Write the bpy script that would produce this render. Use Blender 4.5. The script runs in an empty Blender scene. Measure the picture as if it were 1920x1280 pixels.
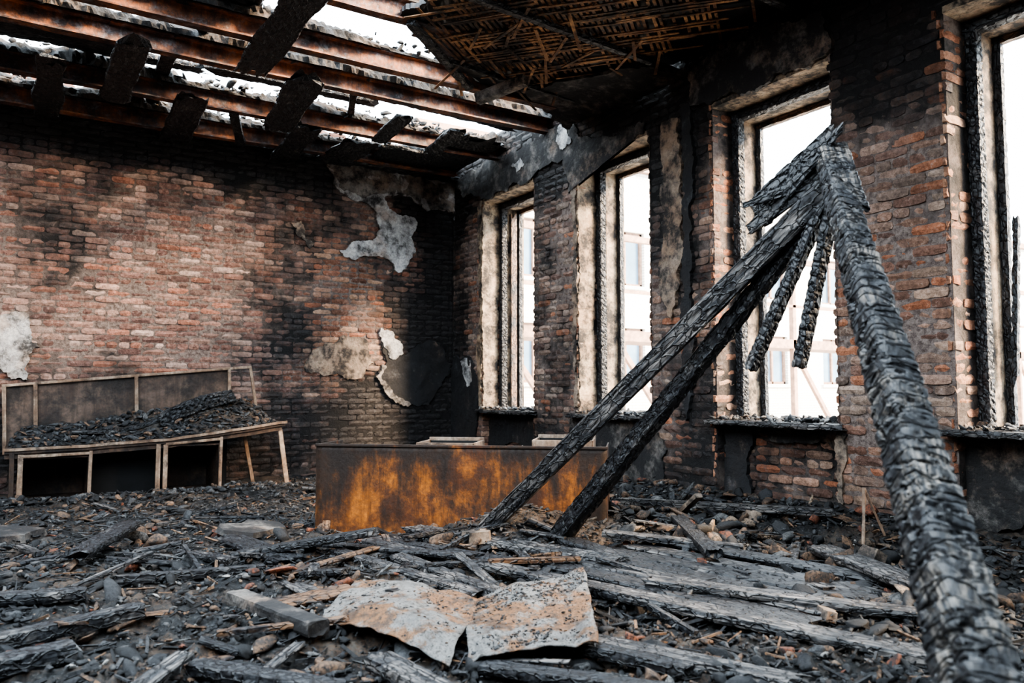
import bpy, bmesh, math, random
import numpy as np
from mathutils import Vector, Matrix, noise, geometry
random.seed(7); np.random.seed(7)
R=random.random
def U(a,b): return random.uniform(a,b)
XR=5.44; YB=10.28; ZC=4.4
COL=bpy.context.scene.collection
def N3(x,y,z=0.0): return noise.noise(Vector((x,y,z)))
def fbm(x,y,z=0.0,o=4):
    s=0;a=1;t=0
    for i in range(o):
        s+=a*noise.noise(Vector((x,y,z)));t+=a;a*=.5;x*=2.03;y*=2.03;z*=2.03
    return s/t*1.6
def ss(a,b,x):
    t=max(0,min(1,(x-a)/(b-a))); return t*t*(3-2*t)
def gauss(x,y,cx,cy,s): return math.exp(-((x-cx)**2+(y-cy)**2)/(2*s*s))

# ------------------------------------------------------------ materials
class NT:
    def __init__(s,name):
        s.m=bpy.data.materials.new(name); s.m.use_nodes=True
        s.t=s.m.node_tree; s.b=s.t.nodes['Principled BSDF']
    def n(s,typ,ins=None,**kw):
        nd=s.t.nodes.new(typ)
        for k,v in kw.items(): setattr(nd,k,v)
        if ins:
            for k,v in ins.items():
                if isinstance(v,bpy.types.NodeSocket): s.t.links.new(v,nd.inputs[k])
                else: nd.inputs[k].default_value=v
        return nd
    def L(s,a,b): s.t.links.new(a,b)
    def noise(s,vec,scale,detail=6,rough=.6):
        return s.n('ShaderNodeTexNoise',{'Vector':vec,'Scale':scale,'Detail':detail,'Roughness':rough}).outputs['Fac']
    def rng(s,v,a,b,c=0.,d=1.):
        return s.n('ShaderNodeMapRange',{'Value':v,'From Min':a,'From Max':b,'To Min':c,'To Max':d},interpolation_type='SMOOTHSTEP').outputs['Result']
    def math(s,op,a,b=0.):
        return s.n('ShaderNodeMath',{0:a,1:b},operation=op).outputs[0]
    def mix(s,f,a,b,bt='MIX'):
        nd=s.n('ShaderNodeMix',data_type='RGBA',blend_type=bt)
        for k,v in ((0,f),(6,a),(7,b)):
            if isinstance(v,bpy.types.NodeSocket): s.t.links.new(v,nd.inputs[k])
            else: nd.inputs[k].default_value=v if k==0 else (tuple(v)+(1,) if len(v)==3 else v)
        return nd.outputs[2]
    def pos(s): return s.n('ShaderNodeNewGeometry').outputs['Position']
    def scaled(s,v,sc):
        return s.n('ShaderNodeVectorMath',{0:v,1:sc},operation='MULTIPLY').outputs[0]
    def bump(s,h,st=.5,d=.01,normal=None):
        ins={'Height':h,'Strength':st,'Distance':d}
        if normal is not None: ins['Normal']=normal
        return s.n('ShaderNodeBump',ins).outputs[0]
    def fin(s,col,rough=.8,normal=None,metal=0.,spec=None):
        for k,v in (('Base Color',col),('Roughness',rough),('Metallic',metal)):
            if isinstance(v,bpy.types.NodeSocket): s.L(v,s.b.inputs[k])
            else: s.b.inputs[k].default_value=(tuple(v)+(1,)) if (k=='Base Color') else v
        if normal is not None: s.L(normal,s.b.inputs['Normal'])
        if spec is not None: s.b.inputs['Specular IOR Level'].default_value=spec
        return s.m
def sootmask(t,so,n1,n2):
    f=t.math('ADD',so,t.math('MULTIPLY',t.math('SUBTRACT',n1,.5),2.6))
    return t.math('ADD',f,t.math('MULTIPLY',t.math('SUBTRACT',n2,.5),.9))
def mat_brick():
    t=NT('burnt_brick'); p=t.pos()
    c=t.n('ShaderNodeAttribute',attribute_name='Col').outputs['Color']
    so=t.n('ShaderNodeAttribute',attribute_name='soot').outputs['Fac']
    n1=t.noise(p,1.9,10,.72); n2=t.noise(p,24,7,.75); n3=t.noise(p,1.4,6,.65); n4=t.noise(p,90,4,.7)
    v=t.rng(n2,.3,.7,.5,1.35)
    base=t.mix(1.,c,t.n('ShaderNodeCombineColor',{0:v,1:v,2:v}).outputs[0],'MULTIPLY')
    base=t.mix(t.rng(n2,.55,.68,0,.6),base,(.39,.32,.29))
    base=t.mix(t.rng(n3,.48,.66,0,.42),base,(.30,.225,.20))
    base=t.mix(t.rng(n4,.55,.7,0,.5),base,(.06,.045,.04))
    sf=t.rng(sootmask(t,so,n1,n2),.12,.9,0,.96)
    base=t.mix(sf,base,t.mix(t.rng(n2,.5,.72,0,1),(.010,.010,.012),(.055,.053,.058)))
    b=t.bump(n4,.6,.008); b=t.bump(n2,1.,.02,b)
    return t.fin(base,t.rng(sf,0,1,.92,.5),b)
def mat_mortar():
    t=NT('mortar'); p=t.pos()
    so=t.n('ShaderNodeAttribute',attribute_name='soot').outputs['Fac']
    n1=t.noise(p,1.9,10,.72); n2=t.noise(p,24,7,.75)
    base=t.mix(t.rng(n2,.3,.7),(.07,.05,.043),(.27,.22,.20))
    base=t.mix(t.rng(sootmask(t,so,n1,n2),.05,.75,0,.97),base,(.009,.009,.010))
    return t.fin(base,.9,t.bump(n2,1.,.02))
def mat_plaster(name,a,b,soot=.45,so_col=(.012,.012,.014)):
    t=NT(name); p=t.pos()
    n1=t.noise(p,4.5,9,.72); n2=t.noise(p,28,6,.7); n3=t.noise(p,1.7,6,.65)
    base=t.mix(t.rng(n2,.35,.65),a,b)
    base=t.mix(t.rng(n3,.48,.62,0,.5),base,(.26,.16,.10))
    f=t.rng(t.math('ADD',n1,t.math('MULTIPLY',t.math('SUBTRACT',n2,.5),.3)),1-soot-.14,1-soot+.1,0,.96)
    base=t.mix(f,base,so_col)
    cr=t.n('ShaderNodeTexVoronoi',{'Vector':t.n('ShaderNodeVectorMath',{0:p,1:t.scaled(t.n('ShaderNodeTexNoise',{'Vector':p,'Scale':6.}).outputs['Color'],(.25,.25,.25))},operation='ADD').outputs[0],'Scale':5.},feature='DISTANCE_TO_EDGE').outputs[0]
    base=t.mix(t.rng(cr,0,.015,.5,0),base,(.02,.02,.02))
    return t.fin(base,.8,t.bump(n1,.6,.03,t.bump(n2,.6,.01)))
def mat_char(name='charred_wood',ash=.35,warm=0.,vx=11.,vy=26.,warp=.7,cb=.007,ashc=(.20,.185,.175)):
    t=NT(name)
    uv=t.n('ShaderNodeAttribute',attribute_name='loc').outputs['Vector']
    p=t.pos()
    n1=t.noise(p,5,8,.65); n2=t.noise(uv,45,6,.7)
    g=t.noise(t.scaled(uv,(3.,75.,75.)),1.,6,.6)
    wv=t.n('ShaderNodeVectorMath',{0:t.scaled(uv,(vx,vy,vy)),1:t.scaled(t.n('ShaderNodeTexNoise',{'Vector':uv,'Scale':25.,'Detail':3.}).outputs['Color'],(warp,warp,warp))},operation='ADD').outputs[0]
    vo=t.n('ShaderNodeTexVoronoi',{'Vector':wv,'Scale':1.},feature='DISTANCE_TO_EDGE').outputs[0]
    crack=t.rng(vo,0,.10)
    base=t.mix(t.rng(n2,.4,.7),(.010,.010,.012),(.046,.050,.057))
    base=t.mix(t.math('MULTIPLY',t.rng(n1,.62-ash*.3,.8-ash*.2),t.rng(g,.42,.62)),base,ashc)
    if warm>0:
        base=t.mix(t.math('MULTIPLY',t.rng(n1,.5-warm*.2,.6),.8),base,t.mix(t.rng(g,.35,.65),(.10,.045,.02),(.32,.19,.11)))
    base=t.mix(t.rng(crack,0,1,.85,0),base,(.004,.004,.005))
    b=t.bump(crack,.8,cb); b=t.bump(g,.6,.005,b); b=t.bump(n2,.5,.004,b)
    return t.fin(base,t.rng(n2,.3,.7,.32,.60),b)
def mat_rust(name,dark=(.02,.014,.012),mid=(.16,.05,.016),hi=(.42,.15,.035),blk=.5,streak=True,sc=2.6,grey=0.,top=None):
    t=NT(name); p=t.pos()
    q=t.scaled(p,(1.,1.,.35)) if streak else p
    n1=t.noise(q,sc,10,.72); n2=t.noise(p,30,7,.7); n3=t.noise(t.scaled(p,(14.,14.,1.)),1.,5,.7); n5=t.noise(p,3.3,8,.7)
    base=t.mix(t.rng(n5,.40,.62),mid,hi)
    base=t.mix(t.rng(n2,.35,.7,.5,0),base,dark)
    base=t.mix(t.rng(n3,.45,.65,0,.6),base,tuple(x*.45 for x in mid))
    if top is not None:
        z=t.n('ShaderNodeSeparateXYZ',{0:p}).outputs[2]
        n1=t.math('ADD',n1,t.rng(z,top-.22,top,0,.13))
    base=t.mix(t.rng(n1,blk-.10,blk+.10,0,.95),base,dark)
    if grey>0: base=t.mix(t.rng(t.noise(p,9,8,.75),.50,.66,0,grey),base,(.20,.21,.23))
    return t.fin(base,t.rng(n2,.3,.7,.5,.85),t.bump(n2,.6,.006),.1)
def mat_ash():
    t=NT('ash_floor'); p=t.pos()
    n1=t.noise(p,1.6,8,.65); n2=t.noise(p,14,9,.75); n3=t.noise(p,70,6,.8)
    base=t.mix(t.rng(n2,.35,.7),(.008,.008,.010),(.052,.056,.062))
    base=t.mix(t.math('MULTIPLY',t.rng(n1,.42,.65),t.rng(n2,.42,.60)),base,(.15,.13,.11))
    base=t.mix(t.rng(n3,.57,.68,0,.85),base,(.32,.32,.32))
    base=t.mix(t.math('MULTIPLY',t.rng(n1,.45,.58),t.rng(n3,.46,.54,0,.65)),base,(.15,.088,.052))
    return t.fin(base,t.rng(n2,.3,.7,.42,.8),t.bump(n3,1.,.02,t.bump(n2,1.,.05)))
def mat_attr(name,rough=.6):
    t=NT(name); p=t.pos()
    c=t.n('ShaderNodeAttribute',attribute_name='Col').outputs['Color']
    n2=t.noise(p,70,6,.75); n3=t.noise(p,18,5,.7)
    base=t.mix(t.rng(n2,.40,.66),c,(.012,.013,.015))
    base=t.mix(t.rng(n3,.48,.62,0,.75),base,(.02,.021,.024))
    return t.fin(base,rough,t.bump(n2,.9,.012))
def mat_sheet():
    t=NT('burnt_sheet_metal'); p=t.pos()
    n1=t.noise(p,3.2,9,.72); n2=t.noise(p,38,8,.8); n3=t.noise(p,8,9,.8); n4=t.noise(p,120,4,.7)
    base=t.mix(t.rng(n3,.35,.65),(.15,.15,.15),(.33,.325,.315))
    base=t.mix(t.rng(n1,.47,.55,0,.85),base,t.mix(t.rng(n3,.42,.58),(.10,.055,.032),(.38,.17,.055)))
    base=t.mix(t.rng(n3,.52,.59,0,.75),base,(.06,.052,.047))
    base=t.mix(t.rng(n2,.53,.61,0,.85),base,(.025,.023,.023))
    base=t.mix(t.rng(n4,.54,.60,0,.5),base,(.02,.02,.02))
    return t.fin(base,t.rng(n3,.4,.6,.4,.8),t.bump(n2,.8,.010,t.bump(n3,.7,.035)),.15)
def mat_plain(name,c,rough=.6,sc=8,var=.3,metal=0):
    t=NT(name); n=t.noise(t.pos(),sc,5,.6)
    return t.fin(t.mix(t.rng(n,.3,.7),tuple(x*(1-var) for x in c),tuple(min(1,x*(1+var)) for x in c)),rough,None,metal)
def mat_facade():
    t=NT('pale_brick_facade'); p=t.pos()
    s=t.n('ShaderNodeSeparateXYZ',{0:p})
    xy=t.math('ADD',s.outputs[0],s.outputs[1])
    v=t.n('ShaderNodeCombineXYZ',{0:xy,1:s.outputs[2]}).outputs[0]
    b=t.n('ShaderNodeTexBrick',{'Vector':v,'Color1':(.80,.77,.71,1),'Color2':(.70,.66,.60,1),'Mortar':(.48,.45,.41,1),'Scale':1.,'Mortar Size':.014,'Brick Width':.27,'Row Height':.09})
    return t.fin(b.outputs[0],.9)
M={}
M['brick']=mat_brick(); M['mortar']=mat_mortar()
M['plw']=mat_plaster('plaster_pale',(.30,.30,.31),(.56,.55,.54),.44)
M['plg']=mat_plaster('plaster_grey',(.18,.165,.15),(.32,.29,.27),.47)
M['plb']=mat_plaster('plaster_beige',(.20,.15,.12),(.34,.27,.21),.48)
M['pld']=mat_plaster('plaster_sooted',(.10,.095,.09),(.24,.215,.195),.56)
M['plk']=mat_plaster('plaster_black',(.05,.052,.06),(.15,.15,.16),.64)
M['reveal']=mat_plaster('reveal_plaster',(.28,.20,.14),(.47,.38,.28),.49)
M['char']=mat_char(); M['charw']=mat_char('charred_wood_brown',.2,.7)
M['charash']=mat_char('charred_wood_ashy',.9,0.)
M['scale']=mat_char('charred_wood_scaled',.6,0.,24.,6.,.35,.010,(.24,.215,.19))
M['rustb']=mat_rust('rusted_steel_beam',(.018,.017,.020),(.12,.05,.032),(.44,.16,.06),.53,False,3.2,.5)
M['rustc']=mat_rust('rusted_cabinet_steel',(.018,.013,.011),(.11,.038,.014),(.50,.17,.026),.52,True,2.6,0.,.77)
M['rustl']=mat_rust('pale_rusted_edge',(.05,.035,.028),(.26,.165,.11),(.46,.36,.28),.58,False,6)
M['ash']=mat_ash(); M['rub']=mat_attr('rubble_stone'); M['sheet']=mat_sheet()
M['lath']=mat_rust('scorched_lath',(.014,.012,.012),(.22,.10,.05),(.60,.32,.15),.52,False)
M['desk']=mat_rust('scorched_desk_board',(.012,.010,.010),(.07,.042,.03),(.15,.095,.065),.50,False)
M['deskp']=mat_rust('scorched_fibre_panel',(.02,.016,.015),(.09,.058,.045),(.18,.125,.095),.52,False)
M['black']=mat_plain('flat_black',(.006,.006,.007),.8)  # even near-black for cabinet and tray insides and the desk underside
M['facade']=mat_facade()
M['brown']=mat_plain('painted_brown_steel',(.28,.17,.12),.6)
M['glass']=mat_plain('window_glass_dark',(.16,.24,.32),.15,.5)
M['ground']=mat_plain('pale_ground',(.45,.44,.42),.9,1)
M['slab']=mat_plain('concrete',(.08,.078,.075),.9,3)

# ------------------------------------------------------------ mesh builder
class MB:
    def __init__(s): s.v=[];s.f=[];s.c=[];s.so=[];s.mi=[];s.loc=[]
    def add(s,vs,fs,col=(.1,.1,.1),so=0.,mi=0,loc=None):
        o=len(s.v); s.v+=[tuple(q) for q in vs]; s.f+=[tuple(i+o for i in f) for f in fs]
        s.c+=[col]*len(vs) if not isinstance(col,list) else col
        s.so+=[so]*len(vs) if not isinstance(so,list) else so
        s.loc+=[tuple(q) for q in (loc or vs)]
        s.mi+=[mi]*len(fs)
    def box(s,a,b,mi=0,col=(.1,.1,.1),so=0.,mat=None):
        vs=[Vector((x,y,z)) for x in (a[0],b[0]) for y in (a[1],b[1]) for z in (a[2],b[2])]
        if mat is not None: vs=[mat@q for q in vs]
        s.add(vs,[(0,1,3,2),(4,6,7,5),(0,4,5,1),(2,3,7,6),(0,2,6,4),(1,5,7,3)],col,so,mi)
    def obj(s,name,mats,parent=None,smooth=False):
        me=bpy.data.meshes.new(name); me.from_pydata(s.v,[],s.f); me.validate(clean_customdata=False)
        for m in mats: me.materials.append(m)
        n=len(me.vertices)
        if n==len(s.c):
            a=me.attributes.new('Col','FLOAT_COLOR','POINT'); a.data.foreach_set('color',np.array([tuple(c)+(1,) for c in s.c],dtype=np.float32).ravel())
            a=me.attributes.new('soot','FLOAT','POINT'); a.data.foreach_set('value',np.array(s.so,dtype=np.float32))
            a=me.attributes.new('loc','FLOAT_VECTOR','POINT'); a.data.foreach_set('vector',np.array(s.loc,dtype=np.float32).ravel())
        if len(me.polygons)==len(s.mi): me.polygons.foreach_set('material_index',s.mi)
        if smooth: me.polygons.foreach_set('use_smooth',[True]*len(me.polygons))
        me.update()
        o=bpy.data.objects.new(name,me); COL.objects.link(o)
        if parent: o.parent=parent
        return o
def empty(name,loc=(0,0,0)):
    e=bpy.data.objects.new(name,None); COL.objects.link(e); e.empty_display_size=.2; return e

# ------------------------------------------------------------ soot fields
def soot_back(u,v):
    s=.20+.70*fbm(u*.45,v*.5,3.1)
    s+=.9*ss(3.65+.35*N3(u*1.1,2.2),4.3,v)*(1-ss(4.9,5.4,u)*.3)
    s+=.90*ss(4.25,5.2,u+.35*N3(v*1.1,4.4)+.25*(v<2.6))*(.65+.35*ss(3.6,2.6,v))
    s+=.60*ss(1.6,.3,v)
    s+=.75*gauss(u,v,3.25,3.6,.45)+.45*gauss(u,v,2.3,3.9,.5)+.6*gauss(u,v,3.9,1.0,.4)+.60*gauss(u,v,2.9,2.3,.5)+.6*gauss(u,v,4.35,2.5,.3)+.3*gauss(u,v,0.3,3.0,.3)
    s-=.34*gauss(u,v,1.3,2.4,.9)+.38*gauss(u,v,3.8,2.2,.35)
    return s
def tint_back(u,v):
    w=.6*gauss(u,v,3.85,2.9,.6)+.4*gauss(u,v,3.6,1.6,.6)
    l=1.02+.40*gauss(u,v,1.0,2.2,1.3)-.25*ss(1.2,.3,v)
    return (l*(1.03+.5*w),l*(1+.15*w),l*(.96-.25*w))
WIN=[(8.10,9.38),(5.94,7.15),(3.79,5.05),(1.60,2.86),(-.58,.68)]
WT=3.9; SILL=.94
def soot_right(u,v):
    s=.24+.65*fbm(u*.7,v*.5,9.1)
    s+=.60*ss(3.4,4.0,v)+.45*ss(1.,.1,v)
    s+=.6*ss(9.45,10.1,u)
    s+=.55*gauss(u,v,5.55,3.4,.6)+.3*gauss(u,v,5.5,1.,.4)+.4*gauss(u,v,3.5,3.7,.5)
    s-=.25*gauss(u,v,3.0,2.0,.7)+.35*gauss(u,v,5.12,1.8,.22)+.25*gauss(u,v,5.12,2.9,.22)
    return s
def tint_right(u,v):
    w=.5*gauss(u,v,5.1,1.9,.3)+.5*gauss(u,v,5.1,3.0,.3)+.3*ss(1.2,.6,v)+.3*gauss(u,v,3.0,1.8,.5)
    l=1.1+.15*N3(u*.8,v*.8)
    return (l*(1.03+.6*w),l*(1+.1*w),l*(.96-.2*w))
PAL=[(.215,.130,.110),(.165,.095,.082),(.255,.172,.150),(.12,.070,.064),(.285,.215,.195),(.18,.117,.103),(.22,.108,.082),(.14,.086,.079)]
PALR=[(.215,.142,.113),(.165,.102,.083),(.255,.182,.152),(.28,.13,.08),(.20,.152,.131),(.275,.217,.185),(.12,.078,.067)]
CH=.077; BL=.262
def bricks(mb,mp,rows,soot,pal,seed=0,dj=.006,miss=.012,start=0.,deep=.09,tint=None,NX=5,NY=2,rough=.004):
    rnd=random.Random(seed)
    v=start;k=0
    ru=rnd.uniform
    while True:
        iv=rows(v+CH/2)
        if iv is None: break
        hdr=(k%5==4)
        for (u0,u1,d) in iv:
            L=BL/2 if hdr else BL
            off=0 if hdr else (L/2 if k%2 else 0)
            u=math.floor((u0-off)/L)*L+off
            while u<u1-.015:
                a=max(u,u0);b=min(u+L,u1); u+=L
                if b-a<.05 and (b<u1-.001): continue
                if b-a<.03: continue
                if rnd.random()<miss: continue
                m=.0045
                a2=a+m+ru(-.004,.004); b2=b-m+ru(-.004,.004)
                if a==u0: a2=a+ru(-.014,.012)
                if b==u1: b2=b+ru(-.012,.014)
                c0=v+.0045+ru(-.003,.003); c1=v+CH-.0045+ru(-.003,.003)
                dd=d+ru(-dj,dj)+(-.03 if rnd.random()<.02 else 0)
                ch=ru(.004,.013)
                col=pal[int(rnd.random()**1.3*len(pal))]; g=ru(.7,1.3); col=tuple(x*g for x in col)
                if tint: tt=tint((a+b)/2,v); col=tuple(x*y for x,y in zip(col,tt))
                so=soot((a+b)/2,v)+ru(-.11,.11)
                nx=NX if b-a>.16 else 3; ny=NY
                tx=ru(-.004,.004);tz=ru(-.004,.004)
                vs=[]
                for i in range(nx+1):
                    for j in range(ny+1):
                        x=a2+(b2-a2)*i/nx;z=c0+(c1-c0)*j/ny
                        bd=(i in(0,nx)) or (j in (0,ny))
                        co=(i in(0,nx)) and (j in (0,ny))
                        if bd:
                            e=.008 if co else 0.
                            x+=ru(-.003,.003)+(e if i==0 else -e if i==nx else 0); z+=ru(-.0035,.0035)+(e if j==0 and co else -e if co else 0)
                            h=dd-ch*ru(.5,1.6)
                        else: h=dd+ru(-rough,rough)
                        h+=tx*(i/nx-.5)*2+tz*(j/ny-.5)*2
                        vs.append(mp(x,z,h))
                fs=[(i*(ny+1)+j,(i+1)*(ny+1)+j,(i+1)*(ny+1)+j+1,i*(ny+1)+j+1) for i in range(nx) for j in range(ny)]
                ring=[(i,0) for i in range(nx)]+[(nx,j) for j in range(ny)]+[(i,ny) for i in range(nx,0,-1)]+[(0,j) for j in range(ny,0,-1)]
                n0=len(vs)
                for (i,j) in ring:
                    x=a2+(b2-a2)*i/nx;z=c0+(c1-c0)*j/ny
                    vs.append(mp(x,z,dd-deep))
                nr=len(ring)
                for q in range(nr):
                    q2=(q+1)%nr
                    A_=ring[q][0]*(ny+1)+ring[q][1];B_=ring[q2][0]*(ny+1)+ring[q2][1]
                    fs.append((B_,A_,n0+q,n0+q2))
                mb.add(vs,fs,col,so,0)
        v+=CH;k+=1
def panel(mb,mp,u0,u1,v0,v1,d,soot,mi=1,res=.25):
    nu=max(1,int((u1-u0)/res));nv=max(1,int((v1-v0)/res))
    vs=[];so=[]
    for i in range(nu+1):
        for j in range(nv+1):
            u=u0+(u1-u0)*i/nu;v=v0+(v1-v0)*j/nv
            vs.append(mp(u,v,d));so.append(soot(u,v))
    fs=[(i*(nv+1)+j,(i+1)*(nv+1)+j,(i+1)*(nv+1)+j+1,i*(nv+1)+j+1) for i in range(nu) for j in range(nv)]
    mb.add(vs,fs,(.1,.1,.1),so,mi)

# back wall
MD=-.010
mpB=lambda u,v,d:(u,YB-d,v)
mb=MB()
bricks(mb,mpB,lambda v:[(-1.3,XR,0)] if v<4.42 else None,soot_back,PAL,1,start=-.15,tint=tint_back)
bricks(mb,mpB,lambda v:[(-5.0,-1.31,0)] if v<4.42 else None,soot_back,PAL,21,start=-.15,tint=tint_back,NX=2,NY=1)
panel(mb,mpB,-5,XR,-.3,4.42,MD,soot_back)
mpU=lambda u,v,d:(u,YB+.22-d,v)
def rowsU(v):
    if v>5.2: return None
    out=[];u=-5
    while u<5.6:
        if 4.84+.25*N3(u*.9,7.7)>v: out.append((u,u+BL*2,0))
        u+=BL*2
    return out
bricks(mb,mpU,rowsU,lambda u,v:.40+.4*N3(u,v),PAL,2,start=4.42,dj=.03,miss=.1,deep=.2)
mb.box((-5,YB+.02,-.4),(XR,YB+.6,4.42),1,so=.7)
wall_back=mb.obj('wall_back',[M['brick'],M['mortar']])

# right wall
mpR=lambda u,v,d:(XR-d,u,v)
def rowsR(v):
    if v>4.75: return None
    if v<SILL-.05:
        out=[];u=-2.
        for (a,b) in sorted(WIN):
            out.append((u,a,0)); out.append((a+.02,b-.02,-.13)); u=b
        out.append((u,YB,0)); return out
    if v<WT:
        out=[];u=-2.
        for (a,b) in sorted(WIN): out.append((u,a,0)); u=b
        out.append((u,YB,0)); return out
    return [(-2.,YB,0)]
mb=MB()
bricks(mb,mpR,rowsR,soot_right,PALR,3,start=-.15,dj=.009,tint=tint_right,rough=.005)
u=-2.
D1=.25; D2=.65
for (a,b) in sorted(WIN):
    mb.box((XR+.016,u,-.4),(XR+D2,a-.012,WT+.02),1,so=.45)
    panel(mb,mpR,u,a-.013,-.3,WT,MD,soot_right)
    mb.box((XR+D1+.12,a-.02,SILL),(XR+D2,a+.07,WT),2)
    mb.box((XR+D1+.12,b-.07,SILL),(XR+D2,b+.02,WT),2)
    mb.box((XR+D1+.12,a,WT-.10),(XR+D2,b,WT+.02),2)
    mb.box((XR+.142,a-.02,-.4),(XR+D2,b+.02,SILL-.06),1,so=.55)
    jf=lambda x,v,d,b=b:(XR+x,b-d,v)
    jn=lambda x,v,d,a=a:(XR+x,a+d,v)
    rr=lambda v:[(0.0,D1+.13,0)] if v<WT else None
    bricks(mb,jf,rr,lambda x,v:-.05+.30*fbm(b,v*.8),[(.32,.16,.10),(.36,.19,.12),(.28,.12,.07),(.38,.24,.17)],int(b*10)+5,start=-.15,deep=.03,dj=.012)
    bricks(mb,jn,rr,lambda x,v:.3,PALR,int(a*10)+77,start=-.15,deep=.03,NX=2,NY=1)
    u=b
mb.box((XR+.016,u+.012,-.4),(XR+D2,YB+.6,WT+.02),1,so=.6)
panel(mb,mpR,u+.013,YB,-.3,WT,MD,soot_right)
panel(mb,mpR,-2,YB,WT-.0,4.75,MD,soot_right)
mb.box((XR+.02,-2,WT+.001),(XR+D2,YB+.6,4.78),1,so=.5)
for (a,b) in WIN: mb.box((XR+.0,a,WT-.02),(XR+D1+.12,b,WT+.03),2)
wall_right=mb.obj('wall_right',[M['brick'],M['mortar'],M['reveal']])
mb=MB(); mb.box((-5.4,-2.5,-.4),(-5.0,YB+.6,4.8),0,so=.4); 
bricks(mb,lambda u,v,d:(-5.0+d,u,v),lambda v:[(-2.,YB,0)] if v<4.5 else None,lambda u,v:.4,PAL,8,start=-.15,NX=2,NY=1)
mb.obj('wall_left',[M['brick']])
mb=MB(); mb.box((-5.4,-2.5,-.4),(XR+.65,-2.1,4.8),0,so=.4)
bricks(mb,lambda u,v,d:(u,-2.1+d,v),lambda v:[(-5.,XR,0)] if v<4.5 else None,lambda u,v:.4,PAL,9,start=-.15,NX=2,NY=1)
mb.obj('wall_front',[M['brick']])

# ------------------------------------------------------------ plaster patches
def patch(name,pts,mp,thick,mat,parent,jit=.045,relief=.012,seed=0,seg=.03,grid=.08):
    rnd=random.Random(seed+11)
    P=[Vector(p) for p in pts]
    for l in range(7):
        Q=[]
        for i in range(len(P)):
            a=P[i];b=P[(i+1)%len(P)];d=b-a
            Q.append(a)
            if d.length<seg: continue
            nrm=Vector((-d.y,d.x)).normalized(); Q.append((a+b)/2+nrm*rnd.uniform(-1,1)*min(.22*d.length,jit))
        P=Q
    bm=bmesh.new()
    vs=[bm.verts.new((p.x,p.y,0)) for p in P]
    f=bm.faces.new(vs)
    bmesh.ops.triangulate(bm,faces=[f])
    xs=[p.x for p in P];ys=[p.y for p in P]
    st=grid
    x=math.floor(min(xs)/st)*st
    while x<max(xs):
        bmesh.ops.bisect_plane(bm,geom=bm.verts[:]+bm.edges[:]+bm.faces[:],plane_co=(x,0,0),plane_no=(1,0,0)); x+=st
    y=math.floor(min(ys)/st)*st
    while y<max(ys):
        bmesh.ops.bisect_plane(bm,geom=bm.verts[:]+bm.edges[:]+bm.faces[:],plane_co=(0,y,0),plane_no=(0,1,0)); y+=st
    r=bmesh.ops.extrude_face_region(bm,geom=bm.faces[:])
    top=[g for g in r['geom'] if isinstance(g,bmesh.types.BMVert)]
    ts=set(top)
    for v in bm.verts:
        h=thick*(.75+.25*N3(v.co.x*3,v.co.y*3,seed))+relief*fbm(v.co.x*6,v.co.y*6,seed)
        v.co.z=h if v in ts else -.01
    for v in bm.verts: v.co=Vector(mp(v.co.x,v.co.y,v.co.z))
    bmesh.ops.recalc_face_normals(bm,faces=bm.faces[:])
    me=bpy.data.meshes.new(name); bm.to_mesh(me); bm.free(); me.materials.append(mat)
    o=bpy.data.objects.new(name,me); COL.objects.link(o); o.parent=parent
    return o
A=[(3.44,4.32),(4.13,4.37),(5.43,4.40),(5.44,3.89),(4.99,3.87),(4.51,4.05),(4.30,3.97),(4.43,3.80),(4.83,3.67),(4.73,3.44),(4.80,3.25),(4.69,3.04),(4.52,2.90),(4.35,3.09),(4.15,3.11),(3.83,3.03),(3.64,3.14),(3.79,3.24),(4.06,3.32),(4.24,3.51),(4.18,3.73),(4.06,3.84),(3.78,3.90),(3.54,4.07)]
patch('plaster_patch_top',A,mpB,.035,M['plw'],wall_back,seed=1,seg=.02)
patch('plaster_patch_top_dirty',[(3.40,4.36),(4.2,4.38),(5.43,4.40),(5.44,3.90),(5.05,3.90),(4.6,4.06),(4.25,4.03),(3.98,3.93),(3.62,4.05)],mpB,.045,M['plg'],wall_back,seed=51,seg=.02)
patch('plaster_patch_side',[(-.6,2.1),(-.27,2.04),(-.04,2.08),(.04,1.75),(.12,1.69),(.02,1.60),(.01,1.31),(-.14,1.32),(-.25,1.44),(-.7,1.4)],mpB,.035,M['plw'],wall_back,seed=2,seg=.02)
patch('plaster_patch_low',[(4.31,2.04),(4.57,1.94),(4.62,1.71),(5.0,1.91),(5.27,1.84),(5.41,1.45),(5.01,.97),(4.72,.98),(4.46,1.13),(4.23,1.39),(4.37,1.59),(4.29,1.81)],mpB,.03,M['plk'],wall_back,seed=3)
patch('plaster_rim_low',[(4.26,2.08),(4.46,2.01),(4.62,1.72),(4.50,1.64),(4.40,1.68),(4.33,1.80)],mpB,.044,M['plw'],wall_back,seed=13,seg=.02)
patch('plaster_rim_lower',[(4.36,1.52),(4.28,1.38),(4.48,1.14),(4.74,.99),(4.70,.95),(4.42,1.08),(4.20,1.38),(4.30,1.56)],mpB,.044,M['plg'],wall_back,seed=14,jit=.02,seg=.02)
patch('plaster_patch_stain',[(3.17,1.49),(3.39,1.79),(3.69,1.95),(4.08,1.88),(4.17,1.58),(3.85,1.35),(3.39,1.42)],mpB,.02,M['plb'],wall_back,seed=4)
patch('plaster_patch_bits',[(2.95,3.45),(3.1,3.5),(3.15,3.35),(3.3,3.2),(3.22,3.12),(3.05,3.28)],mpB,.02,M['plg'],wall_back,seed=34)
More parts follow.
